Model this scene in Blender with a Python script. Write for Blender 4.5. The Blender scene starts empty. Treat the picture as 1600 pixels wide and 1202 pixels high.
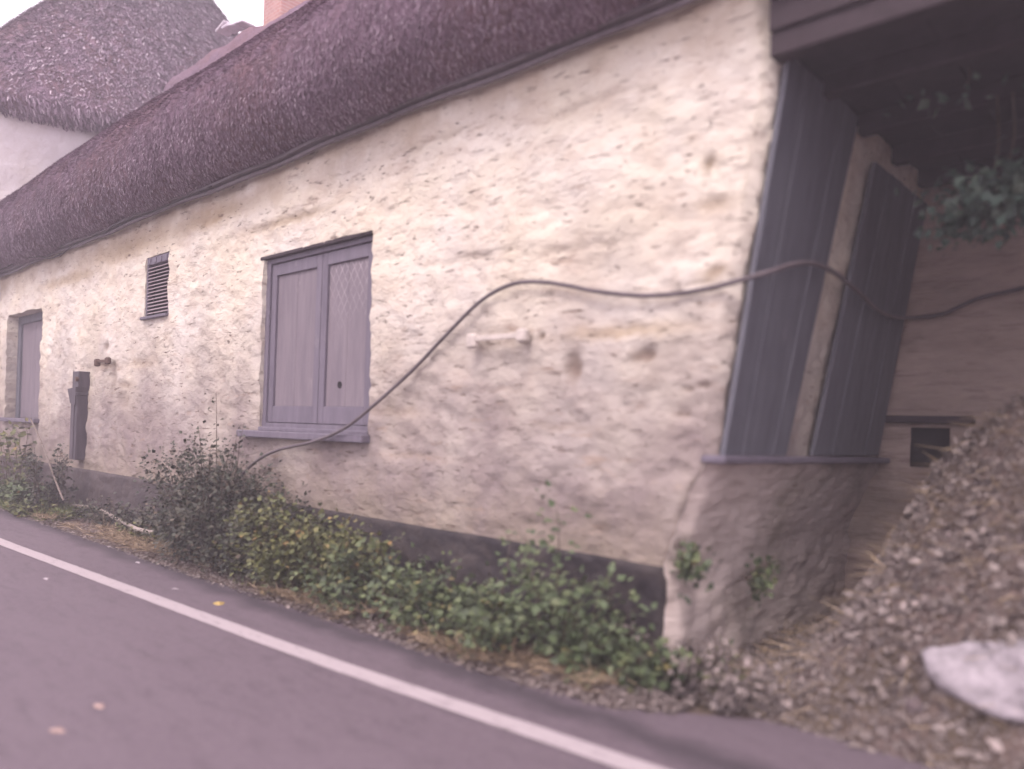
import bpy, math, random
import numpy as np
from mathutils import Vector

S = bpy.context.scene
rad = math.radians
rng = np.random.default_rng(7)
random.seed(7)

# ------------------------------------------------------------------ camera, world, sun, exposure
CAM = np.array([1.77, -3.4, 1.25]); ROLL = .035; SH = 27 + 1289 * ROLL
FW = np.array([-.6815, .7318, 0]); FW /= np.linalg.norm(FW)
R0 = np.array([FW[1], -FW[0], 0]); UZ = np.array([0, 0, 1.])
RT = R0 * math.cos(ROLL) + UZ * math.sin(ROLL); UP = UZ * math.cos(ROLL) - R0 * math.sin(ROLL)
cd = bpy.data.cameras.new('camera'); cam = bpy.data.objects.new('camera', cd); S.collection.objects.link(cam)
from mathutils import Matrix
M = Matrix(((RT[0], UP[0], -FW[0], CAM[0]), (RT[1], UP[1], -FW[1], CAM[1]), (RT[2], UP[2], -FW[2], CAM[2]), (0, 0, 0, 1)))
cam.matrix_world = M
cd.sensor_width = 36; cd.lens = 27; cd.shift_y = SH / 1600; cd.clip_start = .05; cd.clip_end = 2000
cd.dof.use_dof = True; cd.dof.focus_distance = 8.5; cd.dof.aperture_fstop = .58
S.camera = cam

SUN_EL, SUN_AZ = rad(52), rad(165)      # azimuth clockwise from +Y
W = bpy.data.worlds.new("World"); S.world = W; W.use_nodes = True
wn = W.node_tree; bg = wn.nodes['Background']
sky = wn.nodes.new('ShaderNodeTexSky'); sky.sky_type = 'NISHITA'; sky.sun_disc = False
sky.sun_elevation = SUN_EL; sky.sun_rotation = SUN_AZ; sky.dust_density = 4; sky.air_density = 1
mx = wn.nodes.new('ShaderNodeMix'); mx.data_type = 'RGBA'; mx.inputs[0].default_value = .8
wn.links.new(sky.outputs[0], mx.inputs[6]); mx.inputs[7].default_value = (10.6, 9.6, 10.2, 1)   # even bright cloud cover
wn.links.new(mx.outputs[2], bg.inputs[0]); bg.inputs[1].default_value = .12
sl = bpy.data.lights.new('sun', 'SUN'); sl.energy = 1.0; sl.angle = rad(22); sl.color = (1, .92, .84)
so = bpy.data.objects.new('sun', sl); S.collection.objects.link(so)
sd = Vector((math.sin(SUN_AZ) * math.cos(SUN_EL), math.cos(SUN_AZ) * math.cos(SUN_EL), math.sin(SUN_EL)))
so.rotation_euler = sd.to_track_quat('Z', 'Y').to_euler(); so.location = (0, -20, 30)
S.view_settings.view_transform = 'Standard'; S.view_settings.look = 'None'
S.view_settings.exposure = 1.27; S.view_settings.gamma = 1
S.view_settings.use_white_balance = True; S.view_settings.white_balance_temperature = 6500; S.view_settings.white_balance_tint = 16

# ------------------------------------------------------------------ helpers
def ray(x, y): return FW + RT * (x - 800) / 1200 + UP * ((601 + SH - y) / 1200)
def on(px, py, ax, v):
    d = ray(px, py); return CAM + d * ((v - CAM[ax]) / d[ax])

def h3(i, j, k=0):
    n = (i.astype(np.int64) * 374761393 + j.astype(np.int64) * 668265263 + k * 2147483647 + 1013904223) & 0xffffffff
    n = ((n ^ (n >> 13)) * 1274126177) & 0xffffffff; n = n ^ (n >> 16)
    return (n & 0xffff) / 65535.
def vn(u, v, k=0):
    i, j = np.floor(u), np.floor(v); a, b = u - i, v - j; a = a * a * (3 - 2 * a); b = b * b * (3 - 2 * b)
    return (h3(i, j, k) * (1 - a) + h3(i + 1, j, k) * a) * (1 - b) + (h3(i, j + 1, k) * (1 - a) + h3(i + 1, j + 1, k) * a) * b
def fbm(u, v, o=4, k=0):
    s = 0; am = 1; t = 0
    for q in range(o): s = s + am * (vn(u * 2 ** q + q * 7.3, v * 2 ** q + q * 3.1, k + q) - .5); t += am; am *= .55
    return s / t * 2
def cell(u, v, k=0):                    # rounded cobbles: distance to nearest jittered point
    i, j = np.floor(u), np.floor(v); d1 = np.full(u.shape, 9.); d2 = np.full(u.shape, 9.)
    for a in (-1, 0, 1):
        for b in (-1, 0, 1):
            x = i + a + h3(i + a, j + b, k + 11) * .9; y = j + b + h3(i + a, j + b, k + 23) * .9
            d = np.hypot(u - x, v - y); d2 = np.where(d < d1, d1, np.minimum(d2, d)); d1 = np.minimum(d1, d)
    return np.clip(d2 - d1, 0, 1)

def props(o, label=None, cat=None, group=None, kind=None):
    if label: o['label'] = label
    if cat: o['category'] = cat
    if group: o['group'] = group
    if kind: o['kind'] = kind
    return o
def link(name, me, parent=None):
    o = bpy.data.objects.new(name, me); S.collection.objects.link(o)
    if parent: o.parent = parent; o.matrix_parent_inverse = Matrix.Translation(-Vector(parent.location))
    return o
def empty(name, loc, label, cat, group=None):
    o = bpy.data.objects.new(name, None); o.location = loc; S.collection.objects.link(o)
    o.empty_display_size = .2
    return props(o, label, cat, group)
class MB:
    def __init__(s): s.v = []; s.f = []; s.m = []; s.n = 0; s.cur = 0
    def add(s, V, Fs):
        V = np.asarray(V, float).reshape(-1, 3); s.v.append(V)
        for f in Fs: s.f.append(tuple(int(i) + s.n for i in f)); s.m.append(s.cur)
        s.n += len(V)
    def grid(s, P, mask=None):
        P = np.asarray(P); a, b = P.shape[:2]; idx = np.arange(a * b).reshape(a, b)
        q = np.stack([idx[:-1, :-1], idx[1:, :-1], idx[1:, 1:], idx[:-1, 1:]], -1).reshape(-1, 4)
        if mask is not None: q = q[mask.reshape(-1)]
        s.add(P, q)
    def box(s, x0, x1, y0, y1, z0, z1, b=.004, sh=None):
        V = []
        for z, r in ((z0, b), (z0 + b, 0), (z1 - b, 0), (z1, b)):
            e = b
            V += [(x0 + r + e, y0 + r, z), (x1 - r - e, y0 + r, z), (x1 - r, y0 + r + e, z), (x1 - r, y1 - r - e, z),
                  (x1 - r - e, y1 - r, z), (x0 + r + e, y1 - r, z), (x0 + r, y1 - r - e, z), (x0 + r, y0 + r + e, z)]
        V = np.array(V)
        if sh is not None: V = sh(V)
        Fs = [tuple(range(7, -1, -1)), tuple(range(24, 32))]
        for l in range(3):
            for i in range(8): Fs.append((l * 8 + i, l * 8 + (i + 1) % 8, l * 8 + 8 + (i + 1) % 8, l * 8 + 8 + i))
        s.add(V, Fs)
    def tube(s, pts, rs, n=8):
        pts = np.asarray(pts, float); m = len(pts)
        if np.isscalar(rs): rs = [rs] * m
        V = []
        for i in range(m):
            t = pts[min(i + 1, m - 1)] - pts[max(i - 1, 0)]; t = t / (np.linalg.norm(t) + 1e-9)
            a = np.cross(t, (0, 0, 1) if abs(t[2]) < .9 else (1, 0, 0)); a /= np.linalg.norm(a); b = np.cross(t, a)
            for k in range(n):
                w = 2 * math.pi * k / n; V.append(pts[i] + rs[i] * (a * math.cos(w) + b * math.sin(w)))
        Fs = [(i * n + k, i * n + (k + 1) % n, (i + 1) * n + (k + 1) % n, (i + 1) * n + k) for i in range(m - 1) for k in range(n)]
        Fs += [tuple(range(n - 1, -1, -1)), tuple(range((m - 1) * n, m * n))]
        s.add(V, Fs)
    def slivers(s, P, D, Wd, L, w):     # thin blades: base P, direction D, width direction Wd
        P = np.asarray(P); n = len(P); L = np.broadcast_to(L, n)[:, None]; w = np.broadcast_to(w, n)[:, None]
        V = np.stack([P - Wd * w, P + Wd * w, P + D * L + Wd * w * .4, P + D * L - Wd * w * .4], 1).reshape(-1, 3)
        q = np.arange(n * 4).reshape(-1, 4); s.add(V, q)
    def leaves(s, P, D, U, L, w, fold=.25):   # leaf: folded lozenge of four triangles
        P = np.asarray(P); n = len(P); L = np.broadcast_to(L, n)[:, None]; w = np.broadcast_to(w, n)[:, None]
        D = D / np.linalg.norm(D, axis=1, keepdims=True); X = np.cross(D, U); X /= (np.linalg.norm(X, axis=1, keepdims=True) + 1e-9); N = np.cross(X, D)
        c = P + D * L * .45 - N * w * fold
        V = np.stack([P, P + D * L * .38 + X * w, P + D * L - N * L * .15, P + D * L * .38 - X * w, c], 1).reshape(-1, 3)
        b = np.arange(n)[:, None] * 5
        t = np.concatenate([b + np.array([[0, 1, 4]]), b + np.array([[1, 2, 4]]), b + np.array([[2, 3, 4]]), b + np.array([[3, 0, 4]])])
        s.add(V, t)
    def build(s, name, mats, parent=None, smooth=False):
        me = bpy.data.meshes.new(name); V = np.concatenate(s.v)
        if parent is not None: pass
        me.from_pydata(V.tolist(), [], s.f)
        for m in (mats if isinstance(mats, (list, tuple)) else [mats]): me.materials.append(m)
        if any(s.m): me.polygons.foreach_set('material_index', s.m)
        if smooth: me.polygons.foreach_set('use_smooth', [True] * len(me.polygons))
        me.update(); return link(name, me, parent)
def attr(o, name, vals):
    a = o.data.attributes.new(name, 'FLOAT', 'POINT'); a.data.foreach_set('value', np.asarray(vals, dtype=np.float32).reshape(-1))

# ------------------------------------------------------------------ materials
class Mat:
    def __init__(s, name, rough=.85, spec=.3):
        s.m = bpy.data.materials.new(name); s.m.use_nodes = True; s.t = s.m.node_tree; s.b = s.t.nodes['Principled BSDF']
        s.b.inputs['Roughness'].default_value = rough; s.b.inputs['Specular IOR Level'].default_value = spec
        s.tc = s.N('ShaderNodeTexCoord'); s.co = s.tc.outputs['Object']; s.h = None
    def N(s, t, **k):
        n = s.t.nodes.new(t)
        for a, b in k.items(): setattr(n, a, b)
        return n
    def L(s, a, b): s.t.links.new(a, b)
    def map(s, sc, rot=(0, 0, 0)):
        n = s.N('ShaderNodeMapping'); s.L(s.co, n.inputs[0]); n.inputs['Scale'].default_value = sc; n.inputs['Rotation'].default_value = rot; return n.outputs[0]
    def noise(s, scale, sc=(1, 1, 1), detail=5, rough=.6, rot=(0, 0, 0)):
        n = s.N('ShaderNodeTexNoise'); s.L(s.map(sc, rot), n.inputs['Vector']); n.inputs['Scale'].default_value = scale
        n.inputs['Detail'].default_value = detail; n.inputs['Roughness'].default_value = rough; return n.outputs[0]
    def vor(s, scale, sc=(1, 1, 1), feat='F1'):
        n = s.N('ShaderNodeTexVoronoi', feature=feat); s.L(s.map(sc), n.inputs['Vector']); n.inputs['Scale'].default_value = scale; return n
    def rng(s, v, a, b, c=0, d=1):
        n = s.N('ShaderNodeMapRange'); s.L(v, n.inputs[0])
        for i, x in enumerate((a, b, c, d)): n.inputs[i + 1].default_value = x
        return n.outputs[0]
    def math(s, op, a, b):
        n = s.N('ShaderNodeMath', operation=op)
        for i, x in enumerate((a, b)):
            if isinstance(x, (int, float)): n.inputs[i].default_value = x
            else: s.L(x, n.inputs[i])
        return n.outputs[0]
    def mix(s, f, a, b):
        n = s.N('ShaderNodeMix', data_type='RGBA')
        if isinstance(f, (int, float)): n.inputs[0].default_value = f
        else: s.L(f, n.inputs[0])
        for i, x in ((6, a), (7, b)):
            if isinstance(x, tuple): n.inputs[i].default_value = x + (1,)
            else: s.L(x, n.inputs[i])
        return n.outputs[2]
    def island(s): return s.N('ShaderNodeNewGeometry').outputs['Random Per Island']
    def at(s, name): return s.N('ShaderNodeAttribute', attribute_name=name).outputs['Fac']
    def sep(s, i): n = s.N('ShaderNodeSeparateXYZ'); s.L(s.co, n.inputs[0]); return n.outputs[i]
    def ramp(s, v, stops):
        n = s.N('ShaderNodeValToRGB'); s.L(v, n.inputs[0]); e = n.color_ramp.elements
        while len(e) < len(stops): e.new(.5)
        for q, (p, c) in zip(e, stops): q.position = p; q.color = c + (1,)
        return n.outputs[0]
    def col(s, c):
        if isinstance(c, tuple): s.b.inputs['Base Color'].default_value = c + (1,)
        else: s.L(c, s.b.inputs['Base Color'])
    def bump(s, v, st, dist=.01):
        n = s.N('ShaderNodeBump'); n.inputs['Strength'].default_value = st; n.inputs['Distance'].default_value = dist; s.L(v, n.inputs['Height'])
        if s.h: s.L(s.h, n.inputs['Normal'])
        s.h = n.outputs[0]; s.L(s.h, s.b.inputs['Normal'])

def m_plaster():
    s = Mat('limewashed_plaster', .92, .15)
    big = s.noise(.9, (1, 1, 1.3), 4); patch = s.noise(2.6, (1, 1, 1.8), 6, .65)
    c = s.mix(s.rng(big, .38, .62), (.67, .605, .495), (.67, .62, .555))
    c = s.mix(s.rng(patch, .48, .68, 0, .5), c, (.47, .37, .29))
    # grime thrown up from the road, ragged edge
    zz = s.math('ADD', s.sep(2), s.rng(s.noise(1.4, (1, 1, .8), 5), .2, .8, -.75, .75))
    c = s.mix(s.rng(zz, 2.5, .75, 0, 1), c, (.24, .195, .19))
    zz = s.math('ADD', s.sep(2), s.rng(s.noise(3.4, (1, 1, .8), 5), .2, .8, -.25, .25))
    c = s.mix(s.rng(zz, 1.0, .55, 0, .45), c, (.27, .225, .15))
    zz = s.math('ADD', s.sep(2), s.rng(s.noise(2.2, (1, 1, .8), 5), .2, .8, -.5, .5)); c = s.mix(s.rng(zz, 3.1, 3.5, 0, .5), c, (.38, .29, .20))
    ed = s.rng(s.noise(6, (.5, 1, 1.9), 6, .7, (0, .3, 0)), .58, .68, 0, .7)
    c = s.mix(ed, c, (.33, .25, .20))
    c = s.mix(s.at('stain'), c, (.16, .11, .085)); c = s.mix(s.at('ochre'), c, (.40, .29, .16))
    pit = s.math('MAXIMUM', s.rng(s.noise(13, (.35, 1, 1.7), 4, .6, (0, .35, 0)), .62, .70), s.rng(s.noise(27, (.4, 1, 1.5), 3, .6, (0, .4, 0)), .63, .70))
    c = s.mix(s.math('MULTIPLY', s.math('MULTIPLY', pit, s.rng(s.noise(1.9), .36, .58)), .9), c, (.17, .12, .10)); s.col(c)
    s.bump(s.math('MULTIPLY', s.noise(8, (.75, 1, 1.3), 6, .68, (0, .4, 0)), s.rng(s.noise(1.3), .35, .6, .2, 1)), .85, .042)
    s.bump(s.noise(26, (.7, 1, 1.2), 5, .65), .7, .012); s.bump(s.math('MULTIPLY', pit, -1), .8, .01)
    return s.m
def m_white():
    s = Mat('white_render', .9, .15); c = s.mix(s.rng(s.noise(1.5, (1, 1, 1), 6, .7), .4, .7, 0, .7), (.66, .62, .62), (.46, .40, .35)); s.col(c)
    s.bump(s.noise(5, (1, 1, 1), 6, .7), .8, .04); return s.m
def m_bitumen():
    s = Mat('black_plinth_paint', .7, .3); c = s.mix(s.rng(s.noise(3, (1, 1, 2), 6, .7), .42, .7, 0, .8), (.022, .018, .022), (.085, .068, .062))
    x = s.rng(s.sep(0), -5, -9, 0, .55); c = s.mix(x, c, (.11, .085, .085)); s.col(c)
    s.bump(s.noise(9, (1, 1, 1), 5), .7, .03); return s.m
def m_thatch(name, a, b, c3):
    s = Mat(name, .95, .1)
    f = s.noise(45, (1.5, 1, .28), 4, .7); l = s.noise(1.1, (1, 1, 1), 4)
    c = s.mix(s.rng(f, .35, .68), a, b); c = s.mix(s.rng(l, .45, .62, 0, .75), c, c3); c = s.mix(s.rng(s.noise(2.7, (.4, 1, 1), 5, .7), .52, .66, 0, .3), c, (.20, .135, .11))
    s.col(c); s.bump(f, .9, .04); s.bump(s.noise(9, (1, 1, .6), 4, .7), .8, .05); return s.m
def m_straw(name, stops, rough=.9):
    s = Mat(name, rough, .2); s.col(s.ramp(s.island(), stops)); return s.m
def m_slate(name, c0, c1, grain=True, wear=(.3, .28, .29)):
    s = Mat(name, .65, .35); g = s.noise(14, (1, 1, .12) if grain else (1, 1, 1), 6, .7)
    c = s.mix(s.rng(g, .35, .65), c0, c1); c = s.mix(s.rng(s.noise(9, (1.2, 1, .5), 6, .75, (0, .5, 0)), .60, .68, 0, .55), c, wear)
    s.col(c); s.bump(g, .5, .004); return s.m
def m_lattice():
    s = Mat('worn_lattice_panel', .6, .35); x, z = s.sep(0), s.sep(2)
    def w(sg): return s.math('PINGPONG', s.math('ADD', s.math('MULTIPLY', x, 1.5), s.math('MULTIPLY', z, sg)), .06)
    l = s.math('MAXIMUM', s.rng(w(1), .010, .003), s.rng(w(-1), .010, .003)); u = s.math('MULTIPLY', s.rng(s.math('ADD', z, s.rng(s.noise(5), .3, .7, -.2, .2)), 2.0, 2.45), s.rng(s.noise(20), .4, .6, .3, 1))
    c = s.mix(s.rng(s.noise(14, (1, 1, .12), 6, .7), .35, .65), (.145, .122, .145), (.195, .165, .185))
    c = s.mix(s.math('MULTIPLY', s.math('MULTIPLY', l, u), .75), c, (.42, .37, .39)); s.col(c); s.bump(l, .3, .002); return s.m
def m_stone(name, a, b, joint, sc=5):
    s = Mat(name, .9, .15); k = s.noise(sc, (.5, .5, 1.6), 6, .65)
    c = s.mix(s.rng(k, .38, .62), a, b); c = s.mix(s.rng(s.noise(sc * 1.8, (.3, .3, 2.2), 5, .7), .54, .68, 0, .75), c, joint)
    c = s.mix(s.rng(s.noise(1.5, (1, 1, 1), 5, .7), .5, .7, 0, .5), c, (.16, .14, .09)); s.col(c)
    s.bump(s.noise(sc * 2, (.4, .4, 2), 6, .7), .9, .04); return s.m
def m_asphalt():
    s = Mat('worn_asphalt', .8, .35)
    v = s.noise(170, (1, 1, 1), 3, .8); c = s.mix(s.rng(v, .35, .72), (.062, .046, .058), (.20, .15, .182))
    c = s.mix(s.rng(s.noise(28, (1, 1, 1), 4, .75), .35, .7, 0, .55), c, (.165, .13, .145)); c = s.mix(s.rng(s.noise(9, (.4, 1.5, 1), 5, .7), .5, .7, 0, .5), c, (.06, .047, .055))
    c = s.mix(s.rng(s.noise(1.1, (.35, 1.6, 1), 5, .6), .4, .7, 0, .55), c, (.155, .12, .14))
    n = s.math('ADD', s.sep(1), s.rng(s.noise(1.6, (1, 1, 1), 4), .2, .8, -.12, .12))
    d = s.math('ABSOLUTE', s.math('ADD', n, .68), 0); c = s.mix(s.rng(d, .16, .02, 0, .7), c, (.035, .028, .035))
    s.col(c); s.bump(v, .7, .006); s.bump(s.noise(3, (1, 1, 1), 4), .3, .02); return s.m
def m_line():
    s = Mat('worn_white_line', .7, .3); v = s.noise(60, (1, 1, 1), 5, .8)
    s.col(s.mix(s.math('MAXIMUM', s.rng(v, .56, .70, 0, .75), s.rng(s.noise(7, (1, 2, 1), 6, .8), .55, .66, 0, .6)), (.40, .345, .36), (.17, .14, .15))); s.bump(v, .5, .004); return s.m
def m_soil():
    s = Mat('verge_soil', .95, .1); v = s.noise(38, (1, 1, 1), 5, .8)
    c = s.mix(s.rng(v, .35, .7), (.11, .078, .07), (.25, .185, .165)); c = s.mix(s.rng(s.noise(3, (1, 1, 1), 4), .45, .65, 0, .6), c, (.10, .08, .05))
    s.col(c); s.bump(v, .9, .02); return s.m
def m_flat(name, c, r=.7, var=.25, sp=.3):
    s = Mat(name, r, sp); d = tuple(x * (1 - var) for x in c); s.col(s.mix(s.rng(s.noise(12, (1, 1, 1), 5, .7), .4, .65), c, d)); s.bump(s.noise(30, (1, 1, 1), 4), .3, .004); return s.m
def m_leaf(name, stops):
    s = Mat(name, .55, .35); c = s.ramp(s.island(), stops); s.col(c)
    s.b.inputs['Transmission Weight'].default_value = 0
    return s.m

PLA = m_plaster(); WHT = m_white(); BIT = m_bitumen()
THA = m_thatch('weathered_thatch', (.115, .072, .100), (.30, .205, .27), (.20, .115, .13))
STR = m_straw('thatch_straw', [(0, (.088, .056, .080)), (.45, (.20, .135, .178)), (.86, (.34, .255, .32)), (1, (.66, .57, .62))])
SHU = m_slate('slate_paint', (.115, .10, .13), (.155, .135, .17), wear=(.21, .185, .205)); SHD = m_slate('slate_board', (.085, .085, .105), (.125, .128, .15), wear=(.17, .165, .185))
SHL = m_slate('slate_panel', (.145, .122, .145), (.195, .165, .185), wear=(.25, .215, .23))
LAT = m_lattice(); RUB = m_stone('rubble_stone', (.50, .42, .385), (.58, .495, .455), (.34, .27, .235), 4.2)
BRN = m_stone('brown_stone', (.36, .28, .24), (.45, .355, .31), (.22, .16, .14), 4)
ASP = m_asphalt(); LIN = m_line(); SOI = m_soil()
DRK = m_flat('dark_timber', (.045, .032, .038), .85); TRM = m_flat('grey_trim', (.17, .14, .16), .6)
BRK = Mat('chimney_brick', .9, .1)
bt = BRK.N('ShaderNodeTexBrick'); BRK.L(BRK.map((1, 1, 1), (rad(90), 0, 0)), bt.inputs[0]); bt.inputs['Scale'].default_value = 4.5
bt.inputs['Color1'].default_value = (.40, .20, .17, 1); bt.inputs['Color2'].default_value = (.32, .16, .145, 1); bt.inputs['Mortar'].default_value = (.42, .34, .32, 1)
BRK.col(BRK.mix(BRK.rng(BRK.noise(6), .45, .7, 0, .5), bt.outputs[0], (.42, .30, .28))); BRK = BRK.m
CAB = m_flat('cable_sheath', (.13, .105, .115), .5, .3); IRN = m_flat('painted_iron', (.56, .50, .455), .7); RST = m_flat('rusty_iron', (.11, .07, .055), .9)
VOI = m_flat('dark_recess', (.012, .010, .012), .9); SLT = m_flat('slat_edge', (.34, .27, .29), .6); LEAD = m_flat('lead_flashing', (.62, .56, .62), .5)
STM = m_flat('plant_stem', (.10, .075, .055), .8); HOS = m_flat('pale_hose', (.36, .30, .27), .6)
L_DARK = m_leaf('dark_weed_leaf', [(0, (.022, .026, .020)), (.5, (.045, .052, .034)), (.93, (.085, .075, .055)), (1, (.14, .10, .07))])
L_OLIVE = m_leaf('olive_leaf', [(0, (.035, .045, .02)), (.6, (.095, .11, .038)), (.96, (.17, .165, .06)), (1, (.34, .20, .08))])
L_GREEN = m_leaf('green_leaf', [(0, (.03, .042, .024)), (.6, (.075, .105, .048)), (.93, (.14, .175, .08)), (1, (.20, .15, .06))])
L_LIGHT = m_leaf('fresh_leaf', [(0, (.045, .066, .03)), (.6, (.08, .115, .052)), (1, (.13, .155, .075))])
L_SHADE = m_leaf('grey_green_leaf', [(0, (.03, .055, .045)), (.6, (.07, .115, .088)), (1, (.15, .20, .15))])
GRS = m_leaf('verge_grass', [(0, (.045, .07, .018)), (.6, (.11, .15, .035)), (1, (.22, .22, .08))])
DRY = m_leaf('dry_straw', [(0, (.10, .07, .045)), (.6, (.25, .18, .11)), (1, (.48, .37, .25))])
LIT = m_leaf('leaf_litter', [(0, (.10, .078, .072)), (.5, (.19, .155, .145)), (.9, (.26, .215, .20)), (1, (.32, .26, .245))])

# ------------------------------------------------------------------ ground, road, line
XE = np.array([-40, -9.9, -6.3, -4.1, -2.3, -1.0, -.25, .3, 1.0, 40]); YE = np.array([-.60, -.60, -.61, -.62, -.57, -.58, -.50, -.12, -.02, 0.])
def edge(x): return np.interp(x, XE, YE)
def ground():
    m = MB(); xs = np.concatenate([np.linspace(-60, -14, 12)[:-1], np.linspace(-14, 4, 361), np.linspace(4, 60, 12)[1:]])
    ys = np.concatenate([np.linspace(-60, -1, 10)[:-1], np.linspace(-1, 2.6, 90), np.linspace(2.6, 60, 10)[1:]])
    X, Y = np.meshgrid(xs, ys, indexing='ij')
    up = np.clip((Y - edge(X)) / .3, 0, 1) * np.clip((3.0 - Y), 0, 1)
    Z = -.012 + up * (.035 + .03 * fbm(X * 3, Y * 3, 4)) 
    m.grid(np.stack([X, Y, Z], -1)); return props(m.build('ground', SOI, smooth=True), kind='structure')
ground()
def road():
    m = MB(); xs = np.concatenate([np.linspace(-60, -12, 20)[:-1], np.linspace(-12, 4, 400), np.linspace(4, 60, 20)[1:]])
    e = edge(xs) + .035 * fbm(xs * 3, xs * 0 + 2, 4) + .012 * fbm(xs * 14, xs * 0, 3); vs = np.array([0, .01, .05, .15, .4, 1, 2.2, 3.4, 5.6])
    P = np.stack([np.stack([xs, e - v, xs * 0 + (.010 if v > 0 else -.02) - .004 * (v > 3)], -1) for v in vs], 1)
    m.grid(P[:, ::-1]); return props(m.build('road', ASP), kind='structure')
road()
LX = np.array([-60, -6.85, -3.53, -1.68, -.58, .18, 3, 60]); LY = np.array([-1.9, -1.33, -1.19, -1.11, -1.02, -.95, -.85, -.85])
m = MB(); xs = np.linspace(-30, 6, 500); y = np.interp(xs, LX, LY); y = np.convolve(np.pad(y, 8, 'edge'), np.ones(17) / 17, 'valid')
j = .004 * fbm(xs * 9, xs * 0, 3); P = np.stack([np.stack([xs, y - .062 + j, xs * 0 + .0145], -1), np.stack([xs, y, xs * 0 + .0145], -1), np.stack([xs, y + .062 + j[::-1], xs * 0 + .0145], -1)], 1)
m.grid(P); props(m.build('road_marking', LIN), kind='structure')

# ------------------------------------------------------------------ the cottage
cot = empty('thatched_cottage', (-6, 0, 0), 'long low cream cottage with dark thatch, black plinth and grey shuttered windows beside the road', 'cottage')
CX = lambda z: np.interp(z, [0, .6, .88, 1.14, 2.0, 2.7, 3.1, 3.3, 3.6], [-.28, -.28, -.18, -.07, .04, .15, .19, .15, .15])
def relief(x, z):
    r = .035 * fbm(x * .9, z * 1.1, 3) + .020 * fbm(x * 3.5 + z * 1.2, z * 5.5, 4, 5)
    c = cell(x * 4.2 + .5 * vn(x * 3, z * 3), z * 6.5, 3); r += .006 * np.clip(c * 2.2, 0, 1) + .013 * fbm(x * 8 + z * 4, z * 13, 4, 9) * (.4 + 1.2 * vn(x * 1.1, z * 1.4, 77))
    return r
# marks with a shape of their own: (x, z, rx, rz, stain, ochre, depth)
MK = [(-.93, 1.62, .07, .09, .8, 0, .035), (-.10, 1.50, .07, .008, .9, 0, .02), (-.20, 1.36, .10, .008, .7, 0, .02), (-8.1, 1.87, .25, .03, .9, 0, .03), (-7.5, 1.45, .16, .10, .35, 0, .02), (.12, 2.95, .10, .03, .8, 0, .03), (-.3, 2.02, .3, .012, .5, 0, .01), (-.47, 1.66, .07, .035, .85, 0, .03), (-.62, 1.80, .26, .03, .3, .45, .012), (-1.17, 1.81, .03, .025, .9, 0, .03),
      (-.25, 2.60, .04, .03, .7, .2, .02), (-.17, 2.39, .09, .03, .5, .2, .02), (-.12, 2.05, .05, .025, .6, .3, .015), 
      (-.98, 1.28, .16, .02, .25, .1, .01), (-8.0, 1.85, .35, .05, .6, .1, .015), (-7.75, 1.70, .10, .16, .45, 0, .01),
      (-7.45, 1.62, .22, .04, .5, .1, .01), (-7.1, 1.85, .3, .04, .3, .2, .01), (-8.05, 2.10, .07, .05, .75, 0, .02), (-9.9, 2.75, .06, .03, .8, 0, .01),
      (-5.5, 3.20, .7, .07, .35, .5, .012), (-7.6, 3.2, .9, .10, .3, .5, .01), (-4.0, 2.95, .5, .035, .45, .3, .02), (-9.5, 3.05, .8, .05, .2, .5, .01),
      (-1.8, 2.35, .5, .02, .25, 0, .015), (-1.0, 2.3, .35, .018, .3, 0, .012), (-2.2, 3.2, .4, .02, .3, .1, .012), (-.9, 3.1, .35, .02, .3, 0, .012),
      (-2.5, 1.35, .25, .03, .25, .1, .01), (-2.3, 1.05, .3, .02, .2, .1, .01), (-1.5, 1.5, .2, .014, .35, 0, .015), (-7.0, 1.2, .5, .15, .12, 0, 0)]
def marks(x, z):
    st = x * 0; oc = x * 0; dp = x * 0; wx = x + .05 * fbm(x * 9, z * 9, 3, 4); wz = z + .03 * fbm(x * 11, z * 11, 3, 6)
    for (a, b, rx, rz, s_, o_, d_) in MK:
        q = ((wx - a) / rx) ** 2 + ((wz - b) / rz) ** 2; g = np.exp(-q ** 1.5)
        st = np.maximum(st, s_ * g); oc = np.maximum(oc, o_ * np.exp(-(q / 2.5) ** 1.5)); dp = np.maximum(dp, d_ * g)
    return st, oc, dp
HOLES = [(-4.40, -2.83, 1.20, 2.68), (-12.30, -10.60, 1.18, 2.77), (-6.94, -6.35, 2.35, 3.0)]
ZT, ZP = 3.56, .585
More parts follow.
